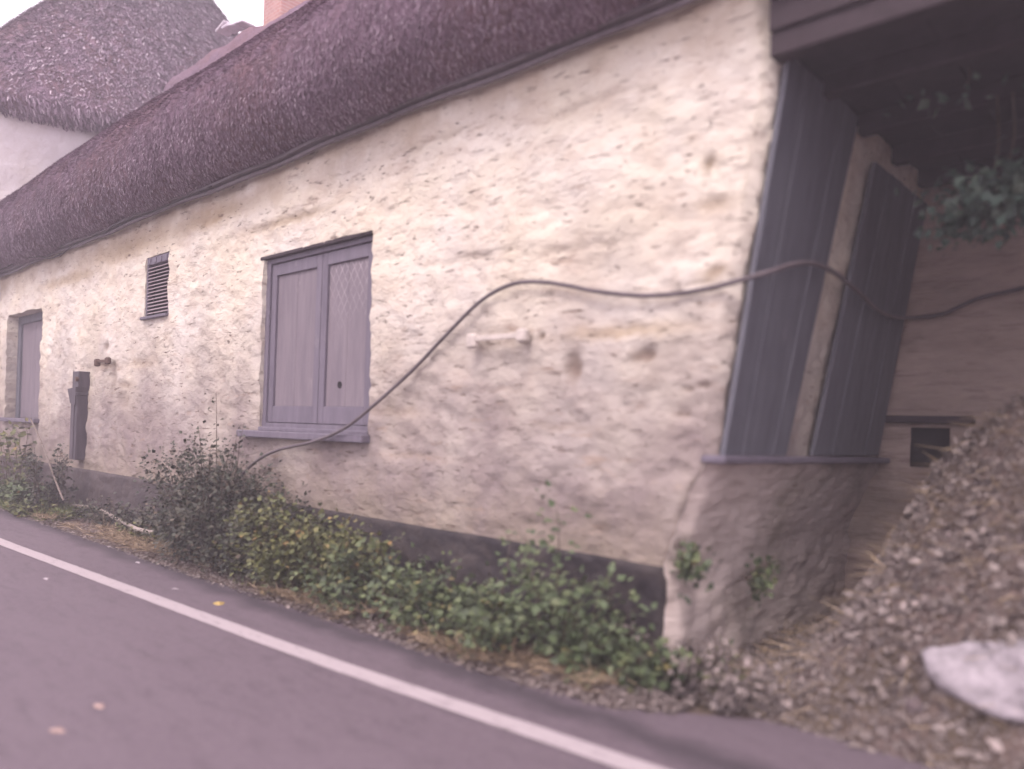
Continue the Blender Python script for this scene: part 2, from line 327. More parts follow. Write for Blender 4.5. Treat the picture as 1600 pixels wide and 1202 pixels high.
def front_wall():
    xs = np.concatenate([np.arange(-14, -5, .034), np.arange(-5, 0, .0175), [0.]]); zs = np.concatenate([np.arange(ZP, ZT, .021), [ZT]])
    for h in HOLES:
        for e in h[:2]: xs[np.argmin(abs(xs - e))] = e
        for e in h[2:]: zs[np.argmin(abs(zs - e))] = e
    X, Z = np.meshgrid(xs, zs, indexing='ij'); st, oc, dp = marks(X, Z)
    Y = -relief(X, Z) + dp
    near = np.clip((X + 2) / 2, 0, 1); XX = X + CX(Z) * near + near ** 8 * .035 * fbm(Z * 7, Z * 0 + 3, 4)
    Y = Y + np.clip((X + .07) / .07, 0, 1) ** 2 * .06
    for (a, b, c, d) in HOLES:          # soft ragged arrises
        q = np.maximum(np.maximum(a - X, X - b), np.maximum(c - Z, Z - d)); rim = (q > -.001) & (q < .001); amt = .006 if b + 6.3 < .01 and a > -7 else .014
        ej = rim * amt * fbm(X * 12, Z * 12, 3, 8); XX = XX + ej; 
    ZZ = Z.copy()
    for (a, b, c, d) in HOLES: rim = (abs(Z - d) < .001) & (X >= a) & (X <= b); ZZ = ZZ + rim * (.014 if a != -6.94 else .004) * fbm(X * 6, Z * 0, 3, 2)
    xc = (X[:-1, :-1] + X[1:, 1:]) / 2; zc = (Z[:-1, :-1] + Z[1:, 1:]) / 2; mask = np.ones(xc.shape, bool)
    for (a, b, c, d) in HOLES: mask &= ~((xc > a) & (xc < b) & (zc > c) & (zc < d))
    P = np.stack([XX, Y, ZZ], -1); m = MB(); m.grid(P, mask); av = [st.reshape(-1)]; ao = [oc.reshape(-1)]
    for (a, b, c, d) in HOLES:
        i0, i1 = np.argmin(abs(xs - a)), np.argmin(abs(xs - b)); k0, k1 = np.argmin(abs(zs - c)), np.argmin(abs(zs - d))
        loop = [(i, k0) for i in range(i0, i1)] + [(i1, k) for k in range(k0, k1)] + [(i, k1) for i in range(i1, i0, -1)] + [(i0, k) for k in range(k1, k0 - 1, -1)]
        A = np.array([P[i, k] for i, k in loop]); G = []
        for t in (0, .03, .08, .16, .26):
            Bq = A.copy(); Bq[:, 1] = A[:, 1] * (1 - min(1, t / .08)) + t + .006 * fbm(A[:, 0] * 15 + t * 60, A[:, 2] * 15, 3); G.append(Bq)
        G = np.stack(G, 0); m.grid(G); av.append(np.zeros(G[..., 0].size)); ao.append(np.zeros(G[..., 0].size))
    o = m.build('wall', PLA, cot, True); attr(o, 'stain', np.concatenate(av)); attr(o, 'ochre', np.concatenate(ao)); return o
front_wall()
def plinth():
    xs = np.concatenate([np.arange(-14, -5, .05), np.arange(-5, 0, .025), [0.]]); zs = np.linspace(-.05, ZP + .012, 26)
    X, Z = np.meshgrid(xs, zs, indexing='ij'); near = np.clip((X + 2) / 2, 0, 1)
    Zw = Z + (Z > ZP) * .008 * fbm(X * 3, X * 0 + 4, 3)
    Y = -relief(X, Z) - .008 + np.clip((X + .06) / .06, 0, 1) ** 2 * .06; Y = np.where(Z > ZP, Y + .02, Y)
    m = MB(); m.grid(np.stack([X + CX(Z) * near, Y, Zw], -1)); m.build('plinth', BIT, cot, True)
plinth()
# rear and end walls of the cottage
m = MB(); m.box(-14, .1, 4.7, 4.9, 0, 3.5); m.box(-14, -13.8, .3, 4.7, 0, 3.5); m.build('rear_wall', WHT, cot)

def gable():
    # upper plaster face of the return wall, leaning like the corner
    def face(y0, y1, z0, z1, sy, sz, off, amp, k, mat, name, z1f=None):
        ys = np.linspace(y0, y1, sy); zs = np.linspace(z0, z1, sz); Y, Z = np.meshgrid(ys, zs, indexing='ij')
        X = CX(Z) + off + amp * (fbm(Y * 4, Z * 6, 4, k) + .5 * np.clip(cell(Y * 4.5, Z * 7, k) * 2, 0, 1)) - np.clip((.07 - Y) / .07, 0, 1) ** 2 * .05
        if z1f is not None: X = X * (Z < 99)
        m = MB(); m.grid(np.stack([X, Y, Z], -1)); o = m.build(name, mat, cot, True); attr(o, 'stain', np.zeros(X.size)); attr(o, 'ochre', np.zeros(X.size)); return o
    face(.0, 2.45, 1.12, 3.55, 110, 100, 0, .018, 21, PLA, 'gable_wall')
    face(-.01, 2.45, -.05, 1.14, 110, 70, .03, .026, 31, RUB, 'rubble_base')
    # triangle above
    m = MB(); ys = np.linspace(0, 4.9, 50); P = []
    for yy in ys:
        top = 3.5 + 1.35 * min(yy, 4.9 - yy); P.append([(.15 + .01 * math.sin(yy * 9 + q), yy, 3.5 + (top - 3.5) * q / 12) for q in range(13)])
    m.grid(P); o = m.build('gable_end', PLA, cot, True); attr(o, 'stain', np.zeros(650)); attr(o, 'ochre', np.zeros(650))
gable()
lean = lambda V: V + np.stack([CX(V[:, 2]) + .0, V[:, 0] * 0, V[:, 0] * 0], 1)
def gable_shutters():
    def board(y0, y1, y2, y3, z0, z1, mat):     # y0..y1 at the bottom, y2..y3 at the top
        n = 4; root = None
        m = MB()
        for q in range(n):
            def sh(V, q=q):
                t = (V[:, 2] - z0) / (z1 - z0); a = y0 + (y2 - y0) * t; b = y1 + (y3 - y1) * t
                V = V.copy(); V[:, 1] = a + (b - a) * V[:, 1]; return lean(V)
            m.box(.028 + .004 * (q % 2), .055 + .004 * (q % 2), q / n + .003, (q + 1) / n - .003, z0, z1, .003, sh)
        o = m.build('shutter', mat, cot)
    board(.03, .74, .05, .96, 1.165, 3.05, SHD); board(1.12, 2.28, 1.30, 2.34, 1.165, 2.9, SHD)
    m = MB(); m.box(-.02, .11, -.06, 2.4, 1.125, 1.163, .008, lambda V: V + np.stack([-.07 + 0 * V[:, 0] + .012 * fbm(V[:, 1] * 5, V[:, 2] * 9), V[:, 0] * 0, -.015 * np.sin(V[:, 1] * 3)], 1))
    m.build('window_sill', SHU, cot)
gable_shutters()

def shutters():
    # large shuttered window: two panelled leaves in a frame
    a, b, c, d = -4.40, -2.83, 1.20, 2.68; yb = .05
    w = MB(); w.box(a - .02, b + .02, yb + .05, yb + .08, c - .02, d + .03); o = w.build('window', SHU, cot)
    f = MB(); f.box(a - .01, a + .055, yb - .03, yb + .05, c, d + .02); f.box(b - .05, b + .01, yb - .03, yb + .05, c, d + .02); f.box(a + .055, b - .05, yb - .03, yb + .05, d - .06, d + .02); f.box(a + .055, b - .05, yb - .03, yb + .05, c, c + .045)
    f.build('window_frame', SHU, o)
    mid = -3.57
    for (p, q) in ((a + .058, mid - .004), (mid + .004, b - .053)):
        s = MB(); z0, z1 = c + .05, d - .065; sw = .075
        s.box(p, p + sw, yb - .012, yb + .03, z0, z1); s.box(q - sw, q, yb - .012, yb + .03, z0, z1)
        s.box(p + sw, q - sw, yb - .012, yb + .03, z1 - .10, z1); s.box(p + sw, q - sw, yb - .012, yb + .03, z0, z0 + .14)
        s.cur = 1; n = 2; ww = (q - p - 2 * sw) / n
        for i in range(n): s.box(p + sw + i * ww + .0005, p + sw + (i + 1) * ww - .0005, yb + .008 + .001 * (i % 2), yb + .028, z0 + .14, z1 - .10, .003)
        if p > mid: s.cur = 2; s.tube([(-3.30, yb + .016, 1.56), (-3.30, yb + .004, 1.56)], .028, 10)
        s.build('shutter', [SHU, LAT if p > mid else SHL, VOI], o)
    s = MB(); s.box(a - .26, b + .03, -.085, yb + .05, 1.115, 1.175, .008, lambda V: V + np.stack([V[:, 0] * 0, V[:, 0] * 0, .01 * np.sin(V[:, 0] * 2)], 1)); s.box(a, b, -.02, yb + .03, 1.175, 1.21, .006)
    s.build('window_sill', SHU, o)
    l = MB(); l.box(a - .06, b + .005, -.018, .1, d - .022, d + .008, .004); l.build('lintel_or_shadow_strip', DRK, o)  # dark strip painted in for the shadow line under the window head
    # narrow far window
    a, b, c, d = -12.30, -10.60, 1.18, 2.77; yb = .17
    w = MB(); w.box(a - .02, b + .02, yb + .05, yb + .08, c - .02, d + .03); o = w.build('window', SHU, cot); o['label'] = 'deeply recessed shuttered window behind climbing weeds'
    f = MB(); f.box(a, a + .16, yb - .03, yb + .05, c, d); f.box(b - .12, b, yb - .03, yb + .05, c, d); f.box(a + .16, b - .12, yb - .03, yb + .05, d - .12, d); f.build('window_frame', SHD, o)
    s = MB(); s.box(a + .16, (a + b) / 2 - .005, yb, yb + .04, c, d - .12); s.box((a + b) / 2 + .005, b - .12, yb, yb + .04, c, d - .12); s.build('shutter', SHL, o)
    s = MB(); s.box(a - .05, b + .04, -.08, yb + .05, 1.12, 1.18, .008); s.build('window_sill', SHU, o)
shutters()
def vent():
    a, b, c, d = -6.94, -6.35, 2.35, 3.0
    w = MB(); w.box(a, b, .07, .09, c, d); o = w.build('vent', VOI, cot)
    f = MB(); f.box(a, a + .025, -.005, .07, c, d); f.box(b - .025, b, -.005, .07, c, d); f.box(a + .025, b - .025, -.004, .07, d - .085, d - .005)
    for q in range(4): f.box(a + .06 + q * .14, a + .10 + q * .14, -.012, -.003, d - .075, d - .02, .002)
    f.build('vent_frame', SHU, o)
    s = MB(); n = 14
    for i in range(n):
        z = c + .03 + i * (d - c - .12) / n
        s.box(a + .025, b - .025, -.002, .05, z, z + .010, .002, lambda V, z=z: V + np.stack([V[:, 0] * 0, V[:, 0] * 0, (V[:, 1]) * .5], 1))
    s.build('louvre', SLT, o)
    s = MB(); s.box(a - .06, b + .01, -.045, .04, c - .03, c, .005); s.build('vent_sill', SHU, o)
vent()

# thatch
PY = np.array([.25, -.05, -.28, -.45, -.52, -.50, -.34, 0, 1.25, 2.3, 2.5, 2.7, 3.7, 5.0, 5.4, 5.3, 4.8]); PZ = np.array([3.62, 3.45, 3.50, 3.66, 3.86, 4.06, 4.31, 4.69, 5.97, 7.05, 7.16, 7.05, 6.0, 4.69, 4.1, 3.7, 3.6])
def prof(n):
    s = np.concatenate([[0], np.cumsum(np.hypot(np.diff(PY), np.diff(PZ)))]); t = np.linspace(0, s[-1], n)
    y = np.interp(t, s, PY); z = np.interp(t, s, PZ); k = np.array([.2, .6, .2])
    for _ in range(2): y[1:-1] = np.convolve(y, k, 'valid'); z[1:-1] = np.convolve(z, k, 'valid')
    return t, y, z
def thatch():
    xs = np.concatenate([np.arange(-13.6, -6, .07), np.arange(-6, .55, .045)]); t, y, z = prof(170)
    dy, dz = np.gradient(y), np.gradient(z); L = np.hypot(dy, dz); ny, nz = -dz / L, dy / L
    if nz[60] < 0: ny, nz = -ny, -nz
    X, T = np.meshgrid(xs, t, indexing='ij'); Y = np.broadcast_to(y, X.shape); Z = np.broadcast_to(z, X.shape)
    D = .05 * fbm(X * 1.1, T * 1.2, 3, 40) + .02 * fbm(X * 9, T * 5, 4, 41) + .018 * fbm(X * 30, T * 12, 2, 42)
    D = D * np.clip(T / .35, .15, 1)
    P = np.stack([X, Y + ny * D, Z + nz * D], -1); m = MB(); m.grid(P)
    # cut straw over the eave and the lower slope
    n = 170000; u = rng.random(n); x = -13.4 + 13.9 * (1 - u ** 1.3) ; tt = .42 + rng.random(n) ** 1.4 * 3.0
    yy = np.interp(tt, t, y); zz = np.interp(tt, t, z); a, b = np.interp(tt, t, ny), np.interp(tt, t, nz); nn = np.hypot(a, b); a /= nn; b /= nn
    off = .05 * fbm(x * 1.1, tt * 1.2, 3, 40) + .02 * fbm(x * 9, tt * 5, 4, 41)
    Pn = np.stack([x, yy + a * (off + .004), zz + b * (off + .004)], -1)
    dn = np.stack([rng.normal(0, .22, n), b * -1.0 + a * .35 * rng.random(n), a * 1.0 + b * .35 * rng.random(n)], -1)
    dn[:, 1:] = np.where((dn[:, 2] > 0)[:, None] & True, dn[:, 1:], dn[:, 1:])
    down = np.stack([x * 0, -b, a], -1); down *= -np.sign(down[:, 2:3] + 1e-9)   # always pointing down the slope
    N = np.stack([x * 0, a, b], -1); D_ = down + N * rng.uniform(.15, 1.1, n)[:, None] + np.stack([rng.normal(0, .18, n), x * 0, x * 0], -1); D_ /= np.linalg.norm(D_, axis=1, keepdims=True)
    Wd = np.cross(D_, N); Wd /= np.linalg.norm(Wd, axis=1, keepdims=True); m.cur = 1
    far = np.clip(-x / 8, 0, 1.4)
    m.slivers(Pn, D_, Wd, rng.uniform(.010, .028, n) * (1 + .5 * far), rng.uniform(.0013, .0028, n) * (1 + 1.2 * far))
    o = m.build('roof', [THA, STR], cot); o.data.polygons.foreach_set('use_smooth', [True] * len(o.data.polygons)); return o
ROOF = thatch()
m = MB()
for (y0, y1, z0, z1, x0) in ((-.085, -.055, 3.405, 3.430, -13), (-.12, -.06, 3.445, 3.47, -13)):
    xs = np.linspace(x0, .12, 60)
    for a, b in zip(xs[:-1], xs[1:]):
        s1, s2 = (.012 * math.sin(a * 1.7) + .006 * math.sin(a * 5), .012 * math.sin(b * 1.7) + .006 * math.sin(b * 5))
        m.box(a, b, y0, y1, z0, z1, .002, lambda V, a=a, b=b, s1=s1, s2=s2: V + np.stack([V[:, 0] * 0, V[:, 0] * 0, s1 + (s2 - s1) * (V[:, 0] - a) / (b - a)], 1))
m.build('eave_board', TRM, ROOF)
m = MB(); m.box(-13, .14, -.04, .20, 3.50, 3.58, .004); m.build('soffit', DRK, ROOF)
# chimney
ch = MB(); ch.box(-9.75, -9.2, 2.75, 3.3, 6.4, 9.6, .02); ch.box(-9.80, -9.15, 2.70, 3.35, 9.3, 9.45, .02); c = ch.build('chimney', BRK, ROOF)
ch = MB(); ch.tube([(-9.47, 3.02, 9.55), (-9.47, 3.02, 9.95)], [.13, .11], 14); ch.build('chimney_pot', BRK, c)
m = MB(); xs = np.linspace(-13.6, -9.3, 90); aa = np.linspace(-.5, 3.6, 24); X, Q = np.meshgrid(xs, aa, indexing='ij')
rr = .55 * np.clip((-9.25 - X) / .6, .02, 1) ** .5 + .05 * fbm(X * 2, Q, 3, 95) + .03 * fbm(X * 12, Q * 8, 3, 96); m.grid(np.stack([X, 2.95 - rr * np.cos(Q), 7.12 + rr * np.sin(Q)], -1)); m.build('ridge', THA, ROOF, True)
fl = MB()
for (px, py) in ((356, 46), (365, 44), (374, 44), (384, 41)):
    p = on(px, py, 1, 2.75); fl.box(p[0] - .15, p[0] + .15, 2.6, 2.85, p[2] - .02, p[2] + .02, .01, lambda V, px=px: V + np.stack([V[:, 0] * 0, V[:, 0] * 0, .04 * np.sin(V[:, 0] * 9 + px)], 1))
fl.build('flashing', LEAD, ROOF)

# ------------------------------------------------------------------ taller house beyond
h2 = empty('tall_thatched_house', (-16, 2.5, 0), 'taller white house with a big rounded thatch roof beyond the far end of the cottage', 'house')
def house2():
    m = MB(); Y, Z = np.meshgrid(np.linspace(-.5, 7.2, 80), np.linspace(0, 6.35, 80), indexing='ij')
    m.grid(np.stack([-12.8 + .05 * fbm(Y * 2, Z * 2, 4), Y, Z], -1)); m.box(-20.4, -12.86, -.5, -.3, 0, 5.9); m.box(-20.4, -12.86, 7.0, 7.2, 0, 5.9); m.box(-20.4, -20.2, -.3, 7.0, 0, 5.9)
    m.build('wall', WHT, h2, True)
    n, k = 70, 160; V = np.zeros((n, k, 3))
    th = np.linspace(-math.pi, math.pi, k)
    for i, t in enumerate(np.linspace(-.12, 1, n)):
        u = max(0, -t / .12); tt = max(0, t)
        xf = -12.42 - 2.6 * tt - .40 * u ** 2; xb = -20.8 + 2.6 * tt + .40 * u ** 2; hy = 4.4 * (1 - .985 * tt) - .40 * u ** 2; z = 6.34 + 5.30 * tt - .30 * math.sin(u * 1.57)
        hx = (xf - xb) / 2; p = 7 - 3 * tt; cs, sn = np.cos(th), np.sin(th); rr = (abs(cs) ** p + abs(sn) ** p) ** (-1 / p)
        V[i, :, 0] = (xf + xb) / 2 + hx * rr * cs; V[i, :, 1] = 3.2 + hy * rr * sn; V[i, :, 2] = z + .30 * (1 - tt) ** 4 * np.exp(-((V[i, :, 1] - 2.6) / 1.7) ** 2)
    A = th[None, :] * 14; B = V[:, :, 2] * 2
    d = .03 * fbm(A * 3, B * 3, 4, 50); V[:, :, 0] += d * np.cos(th); V[:, :, 1] += d * np.sin(th)
    m = MB(); m.grid(V); m.cur = 1
    q = 70000; ii = rng.random(q) * (n - 2); jj = (rng.random(q) * .5 + .25) * (k - 2); i0 = ii.astype(int); j0 = jj.astype(int); fi = (ii - i0)[:, None]; fj = (jj - j0)[:, None]
    P = (V[i0, j0] * (1 - fi) + V[i0 + 1, j0] * fi) * (1 - fj) + (V[i0, j0 + 1] * (1 - fi) + V[i0 + 1, j0 + 1] * fi) * fj
    dn = V[i0, j0] - V[i0 + 1, j0]; dn /= np.linalg.norm(dn, axis=1, keepdims=True); sd = V[i0, j0 + 1] - V[i0, j0]; sd /= np.linalg.norm(sd, axis=1, keepdims=True); N = np.cross(sd, -dn); N /= np.linalg.norm(N, axis=1, keepdims=True)
    D = dn + N * rng.uniform(.1, .8, q)[:, None] + sd * rng.normal(0, .3, q)[:, None]; D /= np.linalg.norm(D, axis=1, keepdims=True)
    m.slivers(P + N * .01, D, sd, rng.uniform(.06, .13, q), rng.uniform(.008, .015, q))
    m.build('roof', [THA, STR], h2, True)
house2()

# ------------------------------------------------------------------ stone lean-to set back on the right
lt = empty('stone_outbuilding', (1.5, 2.4, 0), 'shaded brown stone outbuilding set back at the right end of the cottage', 'outbuilding')
def leanto():
    m = MB(); X, Z = np.meshgrid(np.linspace(-.35, 4.2, 170), np.linspace(-.05, 3.2, 120), indexing='ij')
    Y = 2.4 - .04 * fbm(X * 3, Z * 8, 4, 60)
    xc, zc = (X[:-1, :-1] + X[1:, 1:]) / 2, (Z[:-1, :-1] + Z[1:, 1:]) / 2
    mask = ~((xc > .17) & (xc < .40) & (zc > 1.10) & (zc < 1.37)); m.grid(np.stack([X, Y, Z], -1), mask); m.box(4.2, 4.45, .6, 2.6, 0, 3.1)
    m.build('wall', BRN, lt, True)
    h = MB(); h.box(.14, .43, 2.46, 2.6, 1.07, 1.40); h.build('hatch', VOI, lt)
    h = MB(); h.box(-.10, .55, 2.33, 2.45, 1.40, 1.45, .006); h.build('lintel_or_shadow_strip', DRK, lt)
    m = MB()
    for i in range(14): x = .17 + i * .30; m.box(x, x + .298, -.02, 2.65, 3.10, 3.13, .004)
    m.box(.17, 4.35, -.02, 2.65, 3.135, 3.17, .004)
    o = m.build('roof', DRK, lt)
    for y in (-.08, .45, 1.05, 1.65, 2.2):
        m = MB(); m.box(.20, 4.4, y, y + .09, 2.99, 3.098, .006); m.build('beam', DRK, o)
    m = MB(); m.box(.18, 4.5, -.15, 2.7, 3.20, 3.5, .05, lambda V: V + np.stack([V[:, 0] * 0, V[:, 0] * 0, (V[:, 1] + .15) * .55], 1)); m.build('thatch', THA, o)
    m = MB(); m.box(.20, 4.5, -.10, -.02, 3.10, 3.42, .006); m.build('fascia', DRK, o)
    m = MB(); m.box(4.25, 4.4, -.05, .1, 0, 3.1, .01); m.build('post', DRK, o if False else lt)
leanto()

# ------------------------------------------------------------------ cable, wires, fittings
def spline(pts, n=14):
    pts = [np.array(p, float) for p in pts]; P = [2 * pts[0] - pts[1]] + pts + [2 * pts[-1] - pts[-2]]; out = []
    for i in range(1, len(P) - 2):
        for q in range(n):
            t = q / n; a, b, c, d = P[i - 1:i + 3]; out.append(.5 * ((2 * b) + (c - a) * t + (2 * a - 5 * b + 4 * c - d) * t * t + (3 * b - a - 3 * c + d) * t ** 3))
    out.append(pts[-1]); return out
cp = [(-4.95, -.12, .05), (-4.75, -.12, .55)] + [on(x, y, 1, -.075) for x, y in ((390, 730), (430, 705))] + [on(x, y, 1, -.115) for x, y in ((490, 690), (535, 671), (575, 641))] + \
     [on(x, y, 1, -.055) for x, y in ((640, 583), (690, 531), (740, 480), (775, 455), (810, 442), (850, 441), (890, 447), (930, 455), (1000, 462), (1060, 459), (1110, 450), (1150, 440))]
cp += [on(1205, 424, 0, .20), on(1245, 412, 0, .20), on(1275, 413, 0, .20), on(1305, 427, 0, .20), on(1345, 460, 0, .20), on(1368, 482, 0, .17), on(1395, 495, 0, .16), on(1430, 496, 1, 2.33), on(1475, 490, 1, 2.33), on(1530, 466, 1, 2.33), on(1600, 450, 1, 2.33), on(1680, 430, 1, 2.33)]
m = MB(); m.tube(spline(cp), .0125, 10); props(m.build('cable', CAB, smooth=True), 'thick grey cable slung across the cream wall from the weeds to the right end', 'cable')
m = MB(); m.tube(spline([on(x, y + 4, 1, -.16) for x, y in ((-40, 432), (0, 418), (35, 402), (62, 397), (78, 400), (98, 392), (118, 377), (140, 368), (153, 362), (166, 358), (178, 349), (215, 334), (260, 318), (330, 287))]), .007, 6)
props(m.build('wire', m_flat('black_wire', (.03, .022, .026)), smooth=True), 'thin black wire looping loose under the far eave of the cottage', 'wire')
def anchor(name, label, x, z, w, mat, cat):
    t = empty(name, (x, -.05, z), label, cat)
    m = MB(); m.box(x - w / 2, x + w / 2, -.095, -.075, z - .016, z + .016, .004); m.build('bar', mat, t)
    for s, (dz, hh) in ((-1, (-.012, .045)), (1, (-.002, .04))):
        m = MB(); cx = x + s * w / 2; m.box(cx - .04, cx + .04, -.11, -.055, z + dz - hh, z + dz + hh, .012); m.build('end_plate', mat, t)
anchor('tie_bar', 'cream painted iron tie bar fixed level on the wall below the cable', -1.47, 1.81, .42, IRN, 'iron bar')
anchor('tie_bar', 'short rusty dark iron bar on the wall below the slatted vent', -7.95, 1.90, .34, RST, 'iron bar')
def casing():
    x0, x1, z0, z1 = -8.86, -8.64, .70, 1.80
    SHD = m_slate('old_dark_board', (.05, .042, .052), (.085, .07, .085), wear=(.13, .11, .125)); SHU = SHD
    t = empty('cable_casing', (x0, -.06, z0), 'narrow grey boarded pipe casing with a small spout on the wall', 'casing')
    m = MB(); m.box(x0, x1, -.125, .02, z0, z0 + .80, .006); m.box(x0 + .13, x0 + .15, -.135, -.126, z0 + .02, z0 + .78, .002); m.build('lower_board', SHD, t)
    m = MB(); m.box(x0, x1, -.115, .02, z1 - .24, z1, .006); m.build('upper_board', SHD, t)
    m = MB(); m.box(x0 - .02, x1 + .02, -.14, .0, z0 + .80, z0 + .835, .006); m.build('strap', SHU, t)
    m = MB(); m.add([(x0 - .06, -.15, z1 - .22), (x1 + .01, -.15, z1 - .20), (x1 + .01, 0, z1 - .20), (x0 - .06, 0, z1 - .22), (x0 + .02, -.14, z1 - .40), (x1 - .02, -.14, z1 - .42), (x1 - .02, 0, z1 - .42), (x0 + .02, 0, z1 - .40)],
        [(0, 1, 2, 3), (7, 6, 5, 4), (0, 4, 5, 1), (1, 5, 6, 2), (2, 6, 7, 3), (3, 7, 4, 0)]); m.build('spout', SHD, t)
    m = MB(); m.tube([(x0 + .2, -.115, z1 - .1), (x0 + .2, -.145, z1 - .1)], .03, 10); m.build('bolt', RST, t)
casing()
g = lambda px, py, z=.135: on(px, py, 2, z)
m = MB(); m.tube(spline([g(112, 790), g(150, 795), g(185, 812), g(215, 827), g(245, 832), g(270, 826, .14), g(292, 812, .18)]), .022, 8)
props(m.build('hose', HOS, smooth=True), 'pale curved hose lying on the verge below the narrow casing', 'hose')
p1, p2 = on(48, 655, 1, -.16), on(87, 752, 1, -.42)
m = MB(); m.tube(spline([p1, (p1 + p2) / 2 + (.02, 0, .02), p2, p2 + (p2 - p1) * .25]), .011, 8)
props(m.build('leaning_stick', m_flat('stick_bark', (.19, .15, .13)), smooth=True), 'thin pale stick leaning up to the far window sill', 'stick')

# ------------------------------------------------------------------ plants
def plant(name, label, cat, base, spread, height, nst, nlf, ll, mat, group=None, lean=(0, 0), thin=False, arch=.25, seed=1, wall=True, lw=.42):
    r = np.random.default_rng(seed); t = empty(name, (base[0], base[1], .02), label, cat, group)
    st = MB(); P = []; D = []
    for k in range(nst):
        a = r.uniform(0, 2 * math.pi); q = r.random() ** .5; b = np.array([base[0] + .45 * spread[0] * q * math.cos(a), base[1] + .45 * spread[1] * q * math.sin(a), .0])
        h = height * (.38 + .72 * r.random() ** 1.4) * (1 - .3 * q); out = np.array([spread[0] * q * math.cos(a) * .55 + lean[0], spread[1] * q * math.sin(a) * .55 + lean[1], 0]) + r.normal(0, .05, 3) * (1, .6, 0)
        pts = []
        for s in np.linspace(0, 1, 8):
            z = h * (s - arch * s ** 3); pt = b + out * s ** 1.5 + np.array([0, 0, z + .01]) + r.normal(0, .008, 3)
            if wall: pt[1] = min(pt[1], -.06)
            pts.append(pt)
        pts = np.array(pts); rr = .0035 + .004 * h
        st.tube(pts, list(np.linspace(rr, .0015, 8)), 5)
        n = max(3, int(nlf / nst * r.uniform(.6, 1.4))); s = (r.random(n) ** .75 if not thin else r.random(n)) * .93 + .07
        ix = s * 7; i0 = np.minimum(ix.astype(int), 6); f = (ix - i0)[:, None]; pp = pts[i0] * (1 - f) + pts[i0 + 1] * f
        dd = r.normal(0, 1, (n, 3)) * (1, 1, .55) + (0, -.35, .15); dd /= np.linalg.norm(dd, axis=1, keepdims=True)
        pp = pp + dd * r.uniform(.0, .05 if thin else .11, n)[:, None] * (.5 + height)
        P.append(pp); D.append(dd)
    P = np.concatenate(P); D = np.concatenate(D); n = len(P)
    if wall: P[:, 1] = np.minimum(P[:, 1], -.055)
    P[:, 2] = np.maximum(P[:, 2], .03)
    lf = MB(); U = r.normal(0, .5, (n, 3)) + (0, -.5, 1); sz = ll * r.uniform(.55, 1.3, n)
    lf.leaves(P, D, U, sz, sz * lw * r.uniform(.8, 1.1, n))
    st.build('stem', STM, t, True); lf.build('foliage', mat, t)
    return t
SG = 'weeds and brambles along the foot of the wall'
plant('dark_bramble', 'dark dusty bush with bare upright tips below the left side of the big shuttered window', 'bush', (-4.72, -.30), (1.0, .34), 1.5, 60, 10500, .036, L_DARK, SG, seed=2)
plant('dark_bramble', 'grey leafed bush directly under the big shuttered window sill', 'bush', (-4.0, -.30), (.9, .34), 1.05, 42, 6500, .036, L_DARK, SG, seed=3)
plant('tall_weed', 'thin tall weed stalks rising out of the dark bush against the wall', 'weed', (-4.7, -.22), (.9, .22), 1.5, 16, 1100, .035, L_DARK, SG, thin=True, arch=.02, seed=4)
plant('yellowing_bramble', 'yellow green bush with orange leaves right of the dark bush', 'bush', (-3.35, -.34), (.75, .34), .88, 36, 5200, .038, L_OLIVE, SG, seed=5)
plant('nettle_clump', 'olive green weed clump right of the yellowing bush', 'bush', (-2.75, -.30), (.7, .3), .84, 26, 2900, .040, L_OLIVE, SG, seed=6)
plant('ivy_bush', 'low green bush hiding the plinth halfway between the big window and the wall corner', 'bush', (-2.15, -.31), (.95, .30), .66, 26, 2300, .044, L_GREEN, SG, seed=7)
plant('ivy_bush', 'trailing dark green bush reaching furthest out to the tarmac', 'bush', (-1.45, -.33), (.75, .36), .56, 24, 1900, .045, L_GREEN, SG, seed=8)
plant('leafy_shrub', 'fresh green shrub standing up over the black plinth near the wall corner', 'shrub', (-.80, -.22), (.55, .22), .92, 18, 1000, .050, L_LIGHT, SG, arch=.1, seed=9)
plant('leafy_shrub', 'dark low shrub at the foot of the wall corner', 'shrub', (-.42, -.20), (.4, .2), .36, 16, 650, .05, L_GREEN, SG, seed=10)
plant('small_seedling', 'single small weed sprig poking above the plinth line left of the fresh green shrub', 'weed', (-1.28, -.13), (.14, .08), .74, 5, 90, .045, L_GREEN, SG, thin=True, arch=.05, seed=11)
plant('spiky_weed', 'tall spiky weed standing beside the narrow grey casing', 'weed', (-8.75, -.38), (.45, .25), 1.15, 16, 1500, .045, L_DARK, SG, thin=True, arch=.03, seed=12)
plant('sparse_weed', 'low sparse brown weeds against the dull plinth left of the dark bush', 'weed', (-6.9, -.18), (1.7, .16), .45, 34, 1700, .04, L_DARK, SG, seed=13)
plant('window_vine', 'yellowing vine climbing in front of the far window', 'vine', (-10.75, -.20), (1.2, .22), 1.75, 18, 480, .075, L_OLIVE, None, lean=(-.5, 0), thin=True, arch=.15, seed=14)
plant('green_weed', 'bright green weed clump at the far left edge of the verge', 'weed', (-10.3, -.36), (1.4, .3), .42, 40, 3800, .06, L_LIGHT, SG, seed=15)
plant('green_weed', 'mid green low weed clump between the spiky weed and the road', 'weed', (-8.9, -.42), (1.0, .25), .30, 26, 2000, .05, L_OLIVE, SG, seed=16)
plant('green_weed', 'small green tuft beside the pale curved hose', 'weed', (-6.2, -.26), (1.0, .14), .22, 26, 1300, .035, L_OLIVE, SG, seed=17)
